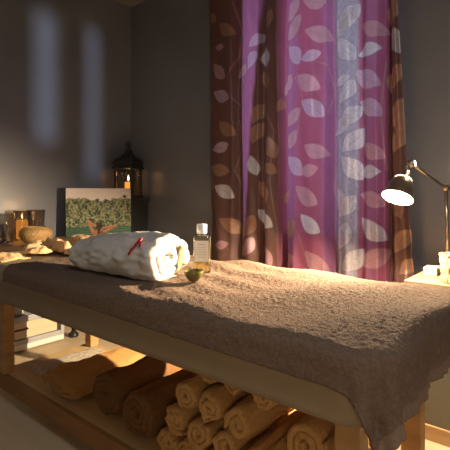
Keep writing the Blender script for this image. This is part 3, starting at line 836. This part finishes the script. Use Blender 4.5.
lathe('wax', [(0.030, 0), (0.031, 0.003), (0.031, 0.115), (0.027, 0.118), (0.003, 0.112)], M_waxglow, lc, None, 28)
lathe('wick', [(0.0014, 0.111), (0.0014, 0.128)], M_black, lc, None, 8)
lathe('flame', [(0.001, 0.126), (0.008, 0.140), (0.007, 0.155), (0.001, 0.180)], M_flame, lc, None, 16)

# ------------------------------------------------------------------ canvas print
pc0 = Vector((-3.12, 1.80, SB+0.0035)); pc1 = Vector((-2.885, 2.262, SB+0.0035))
ax = (pc1-pc0); W_ = ax.length; rz = math.atan2(ax.y, ax.x)
Hh = 0.392
pic = empty('canvas_print', pc0, 'printed canvas of a green lagoon and palms leaning at the back of the sideboard', 'picture', rz=rz)
tilt = math.radians(4)
bm = bmesh.new(); add_box(bm, 0, W_, 0.002, 0.032, 0, Hh)
cb = bm_obj('canvas', bm, M_canvas, pic, bevel=0.002); cb.rotation_euler.x = -tilt
nx_, nz_ = 260, 210
gx, gz = np.meshgrid(np.linspace(0, 1, nx_), np.linspace(0, 1, nz_))
def fbm(x, y, s, sd, o=4):
    r_ = np.zeros(x.size); amp = 1; tot = 0
    for k in range(o):
        r_ += amp*np.array([noise.noise(Vector((a*s*2**k, b*s*2**k, sd+k*3.1))) for a, b in zip(x.ravel(), y.ravel())]); tot += amp; amp *= 0.6
    return (r_/tot).reshape(x.shape)
asp = W_/Hh
n1 = fbm(gx*asp, gz, 9, 1.0); n2 = fbm(gx*asp, gz, 22, 5.0, 3)
sky = np.array([0.62, 0.55, 0.52]); ic = sky*np.ones(gx.shape+(3,))
ic += (gz[..., None]-0.85)*np.array([0.02, 0.02, 0.04])*2
horizon = 0.765+0.06*n1+0.03*np.sin(gx*9)
treem = sm(-0.02, 0.02, horizon-gz+0.05*n2)
dk = np.array([0.022, 0.036, 0.016]); lt = np.array([0.27, 0.29, 0.16])
k_ = np.clip(0.40+2.0*n2+1.1*n1, 0, 1)[..., None]
forest = dk*(1-k_)+lt*k_
pal = np.clip(n1*2.2+(gz-0.45)*1.2, 0, 1)[..., None]
forest = forest*(1-0.4*pal)+np.array([0.20, 0.16, 0.09])*0.4*pal
ic = ic*(1-treem[..., None])+forest*treem[..., None]
for (tx, tz, hh_) in ((0.90, 0.83, 0.3), (0.33, 0.72, 0.2), (0.60, 0.74, 0.22), (0.13, 0.70, 0.2), (0.47, 0.75, 0.2)):      # palms
    trunk = (np.abs(gx-tx-0.01*np.sin(gz*20)) < 0.006) & (gz < tz) & (gz > tz-hh_)
    ic[trunk] = (0.20, 0.17, 0.12)
    for a in range(9):
        an = a*2*PI/9+tx*5
        t_ = np.clip(((gx-tx)*asp*math.cos(an)+(gz-tz)*math.sin(an))/0.085, 0, 1)
        dd = np.hypot((gx-tx)*asp-t_*0.085*math.cos(an), gz-tz-t_*0.085*math.sin(an)+0.03*t_**2)
        w = (dd < 0.009*(1-t_*0.5))
        ic[w] = (0.035, 0.05, 0.02)
water = 1-sm(0.185, 0.20, gz+0.01*n1)
wcol = np.array([0.035, 0.085, 0.050])*(1+0.35*np.sin(gz*130+n1*6))[..., None]+0.02*n2[..., None]
wcol = wcol*(0.7+0.6*gx[..., None])
ic = ic*(1-water[..., None])+wcol*water[..., None]
skin = np.array([0.33, 0.14, 0.065])
def limb(p0, p1, r0, r1, c):
    vx, vz_ = (p1[0]-p0[0])*asp, p1[1]-p0[1]
    t_ = np.clip(((gx-p0[0])*asp*vx+(gz-p0[1])*vz_)/(vx*vx+vz_*vz_), 0, 1)
    dd = np.hypot((gx-p0[0])*asp-t_*vx, gz-p0[1]-t_*vz_)
    w = 1-sm(0.85, 1.1, dd/(r0+(r1-r0)*t_))
    sh = 0.65+0.6*np.clip((gz-p0[1]-t_*vz_)/0.04+0.5, 0, 1)
    global ic
    ic = ic*(1-w[..., None])+(np.asarray(c)*sh[..., None])*w[..., None]
limb((0.46, -0.02), (0.50, 0.10), 0.11, 0.085, skin*0.6)      # back of a bather seen from behind
limb((0.40, 0.08), (0.33, 0.30), 0.036, 0.026, skin)
limb((0.33, 0.30), (0.45, 0.20), 0.024, 0.018, skin*1.1)
limb((0.58, 0.08), (0.76, 0.20), 0.036, 0.026, skin)
limb((0.76, 0.20), (0.56, 0.165), 0.024, 0.018, skin*1.1)
limb((0.485, 0.17), (0.50, 0.22), 0.055, 0.062, (0.018, 0.012, 0.008))
limb((0.49, 0.02), (0.49, 0.15), 0.018, 0.03, (0.02, 0.012, 0.008))
ic = np.clip(ic*1.2, 0, 0.85)
V = np.stack([gx*W_*0.996+0.002*W_, gx*0+0.0008, gz*Hh*0.994+0.003*Hh], -1).reshape(-1, 3)
idx = np.arange(nx_*nz_).reshape(nz_, nx_)
quads = np.stack([idx[:-1,:-1], idx[:-1,1:], idx[1:,1:], idx[1:,:-1]], -1).reshape(-1, 4)
pr = mesh_obj('printed_image', V, quads, None, cb)
set_attr(pr.data, 'ink', ic)
mp_ = mat('printed canvas', (1, 1, 1), 0.6, spec=0.3)
a_ = mp_.node_tree.nodes.new('ShaderNodeAttribute'); a_.attribute_name = 'ink'
mp_.node_tree.links.new(a_.outputs['Color'], mp_.node_tree.nodes['Principled BSDF'].inputs['Base Color'])
pr.data.materials.append(mp_)

# ------------------------------------------------------------------ side table with the lamp
DT = 0.678
desk = empty('side_cabinet', (-0.1, 2.25, 0), 'grey green side cabinet with pale wooden top right of the curtain', 'cabinet')
do = Vector((0.1, -2.25, 0))
def pd(o): o.location = Vector(o.location)+do; return o
M_desktop = noisy(mat('weathered oak top', (0.27, 0.19, 0.115), 0.5), (0.22, 0.15, 0.09), (4, 40, 40), 0.35, 0.65, 0.1, 90)
pd(box('top', M_desktop, desk, -0.585, 0.42, 1.955, YB-0.01, DT-0.035, DT, 0.003))
pd(box('body', M_deskgrey, desk, -0.555, 0.40, 1.975, YB-0.01, 0.065, DT-0.035, 0.002))
pd(box('plinth', M_woodx, desk, -0.565, 0.41, 1.965, YB-0.01, 0, 0.065, 0.003))
# lamp: base, post, hinged arm, bell shade
LB = Vector((-0.48, 2.30, DT+0.001))
lamp = empty('desk_lamp', LB, 'antique metal desk lamp with lit bell shade on the side cabinet', 'lamp')
r3 = Vector((RX, RY, 0)); cam3 = Vector((0.636, -0.772, 0)); up3 = Vector((0, 0, 1))
def lp(right, upz, toward=0.0): return r3*right+up3*upz+cam3*toward
lathe('base', [(0.050, 0.0), (0.052, 0.006), (0.048, 0.016), (0.026, 0.026), (0.014, 0.040), (0.010, 0.05)], M_brass, lamp, None, 40)
jt = lp(-0.010, 0.410)
tube('post', [lp(0, 0.03), lp(-0.004, 0.2), jt], 0.0085, M_brass, lamp, 16)
def ball(name, c, r_, m, parent):
    return lathe(name, [(r_*math.sin(PI*k/10)+0.0002, -r_*math.cos(PI*k/10)) for k in range(11)], m, parent, c, 20)
ball('hinge', jt, 0.017, M_brass, lamp)
kn = lp(0.018, 0.409); tube('hinge_knob', [jt, kn], 0.009, M_brass, lamp, 12)
e2 = lp(-0.268, 0.515, 0.20)
tube('arm', [jt, e2], 0.0065, M_brass, lamp, 14)
ball('hinge', e2, 0.018, M_brass, lamp)
axis = Vector((-0.20, -0.46, -0.86)).normalized()
axis = (lp(-0.40, -0.86, 0.31)).normalized()
SC = 0.98
nk = e2+lp(-0.018, -0.016)
tube('swivel', [e2, nk, nk+axis*0.02], 0.010, M_brass, lamp, 14)
q_ = Vector((0, 0, -1)).rotation_difference(axis)
hd = nk+axis*0.015
def oriented(o): o.rotation_mode = 'QUATERNION'; o.rotation_quaternion = q_; o.location = hd; o.scale = (SC, SC, SC); return o
oriented(lathe('shade', [(0.010, 0.0), (0.018, -0.006), (0.022, -0.03), (0.026, -0.044), (0.033, -0.050), (0.044, -0.062), (0.053, -0.085), (0.060, -0.115), (0.067, -0.142), (0.069, -0.146),
                (0.066, -0.146), (0.064, -0.141), (0.057, -0.115), (0.050, -0.087), (0.041, -0.066), (0.025, -0.056)], M_shade, lamp, None, 48))
oriented(lathe('lining', [(0.0655, -0.1445), (0.0630, -0.139), (0.0560, -0.115), (0.0490, -0.089), (0.0395, -0.069), (0.018, -0.060)], M_shadein, lamp, None, 48, caps=False))
hb_ = lamp
M_vent = emit('lit vent hole', (1.0, 0.82, 0.55), 2.5)
for k in range(22):                                   # row of lit vent holes around the crown
    a = 2*PI*k/22
    pp = q_ @ Vector((0.034*math.cos(a), 0.034*math.sin(a), -0.049))
    ball('vent_hole', hd+pp*SC, 0.0040, M_vent, lamp)
oriented(lathe('bulb', [(0.012, -0.061), (0.013, -0.068), (0.020, -0.082), (0.024, -0.096), (0.020, -0.109), (0.009, -0.117), (0.0, -0.1185)], M_bulb, lamp, None, 28))
LPOS = LB+hd+axis*(0.134*SC)

wicker('wicker_cup', [(0.030, 0), (0.038, 0.004), (0.042, 0.06), (0.045, 0.105), (0.047, 0.125), (0.042, 0.125), (0.039, 0.10), (0.034, 0.03), (0.02, 0.02)], M_wickl, (-0.408, 2.02, DT+0.001), rows=10, strands=18, amp=0.003, label='small pale wicker cup at the front of the side cabinet', cat='basket')
bx = empty('small_box', (-0.525, 2.185, DT+0.001), 'small cream cardboard box lying behind the wicker cup', 'box', rz=0.05)
bm = bmesh.new(); add_box(bm, -0.028, 0.028, -0.043, 0.043, 0, 0.022); bm_obj('tray', bm, M_boxc, bx, bevel=0.002)
bm = bmesh.new(); add_box(bm, -0.030, 0.030, -0.045, 0.045, 0.0225, 0.036); bm_obj('lid', bm, M_boxc, bx, bevel=0.003)

# ------------------------------------------------------------------ lights
def light(name, kind, loc, energy, color, rot=None, **kw):
    ld = bpy.data.lights.new(name, kind); ld.energy = energy; ld.color = color
    for k, v_ in kw.items(): setattr(ld, k, v_)
    o = bpy.data.objects.new(name, ld); C.objects.link(o); o.location = loc
    if rot: o.rotation_euler = rot
    return o
light('desk_lamp_light', 'POINT', LPOS, 85.0, (1.0, 0.77, 0.50), shadow_soft_size=0.012)
beam = (Vector((-2.2, 1.15, 0.80))-LPOS)
light('desk_lamp_beam', 'SPOT', LPOS, 300.0, (1.0, 0.77, 0.50), beam.to_track_quat('-Z', 'Y').to_euler(), shadow_soft_size=0.012, spot_size=math.radians(165), spot_blend=1.0)
light('lamp_vent_spill', 'POINT', LB+hd-axis*0.005+lp(0.045, 0.03), 2.0, (1.0, 0.78, 0.52), shadow_soft_size=0.015)
light('window_daylight', 'AREA', ((WX0+WX1)/2, YB+0.55, 1.85), 15.0, (0.97, 0.92, 1.0), (math.radians(-90), 0, 0), shape='RECTANGLE', size=1.3, size_y=2.0)
light('candle_light', 'POINT', (-3.165, 1.475, SB+0.24), 0.6, (1.0, 0.55, 0.22), shadow_soft_size=0.06)
light('lantern_light', 'POINT', (-3.085, 2.385, PH+0.215), 0.12, (1.0, 0.45, 0.12), shadow_soft_size=0.02)
# unseen ceiling lamp added as soft fill for the room
cl = empty('ceiling_fill', (0.3, 0.1, ZC), 'dim round ceiling lamp added as fill, out of view', 'lamp')
lathe('fill_canopy', [(0.16, -0.0), (0.16, -0.02), (0.15, -0.024)], M_white, cl, None, 40)
lathe('fill_diffuser', [(0.145, -0.0245), (0.14, -0.05), (0.10, -0.075), (0.0, -0.088)], emit('added dim frosted diffuser', (1.0, 0.86, 0.70), 0.6), cl, None, 40)
light('ceiling_fill_light', 'AREA', (0.3, 0.1, ZC-0.1), 17.0, (0.88, 0.94, 1.0), (0, 0, 0), shape='DISK', size=0.5)

fl = empty('globe_fill', (0.45, -0.45, 0), 'added, unseen fill lamp with a glowing paper globe behind the photographer', 'lamp')  # added behind the camera to fill the near side and shelf
lathe('base', [(0.14, 0.0), (0.145, 0.008), (0.13, 0.02), (0.02, 0.03)], M_brass, fl, None, 36)
tube('pole', [(0, 0, 0.0305), (0, 0, 0.735)], 0.011, M_brass, fl, 14)
lathe('fill_globe', [(0.22*math.sin(PI*k/24)+0.001, -0.22*math.cos(PI*k/24)) for k in range(25)], emit('added glowing paper globe', (1.0, 0.74, 0.46), 11.0), fl, (0, 0, 0.955), 40)
sun = light('streak_sun', 'SUN', (4, 2, 2.5), 1.8, (0.80, 0.88, 1.0), None, angle=math.radians(2.4))  # sun added to shine through the slits as left-wall streaks
sun.rotation_euler = Vector((-1, 0.0, -0.045)).to_track_quat('-Z', 'Y').to_euler()
w = bpy.data.worlds.new('World'); bpy.context.scene.world = w; w.use_nodes = True
bg = w.node_tree.nodes['Background']; bg.inputs[0].default_value = (0.55, 0.70, 1.0, 1); bg.inputs[1].default_value = 0.5

# ------------------------------------------------------------------ camera
cd = bpy.data.cameras.new('camera'); cam = bpy.data.objects.new('camera', cd); C.objects.link(cam)
cam.location = (0, 0, HC)
cam.rotation_euler = (PI/2, 0, math.atan2(-FX, FY))
cd.sensor_width = 36; cd.lens = FPX/450*36; cd.shift_y = -(225-YH)/450; cd.clip_start = 0.02
sc = bpy.context.scene; sc.camera = cam
sc.view_settings.view_transform = 'Standard'; sc.view_settings.look = 'None'
sc.view_settings.gamma = 1; sc.view_settings.exposure = 0.18; sc.view_settings.use_curve_mapping = False
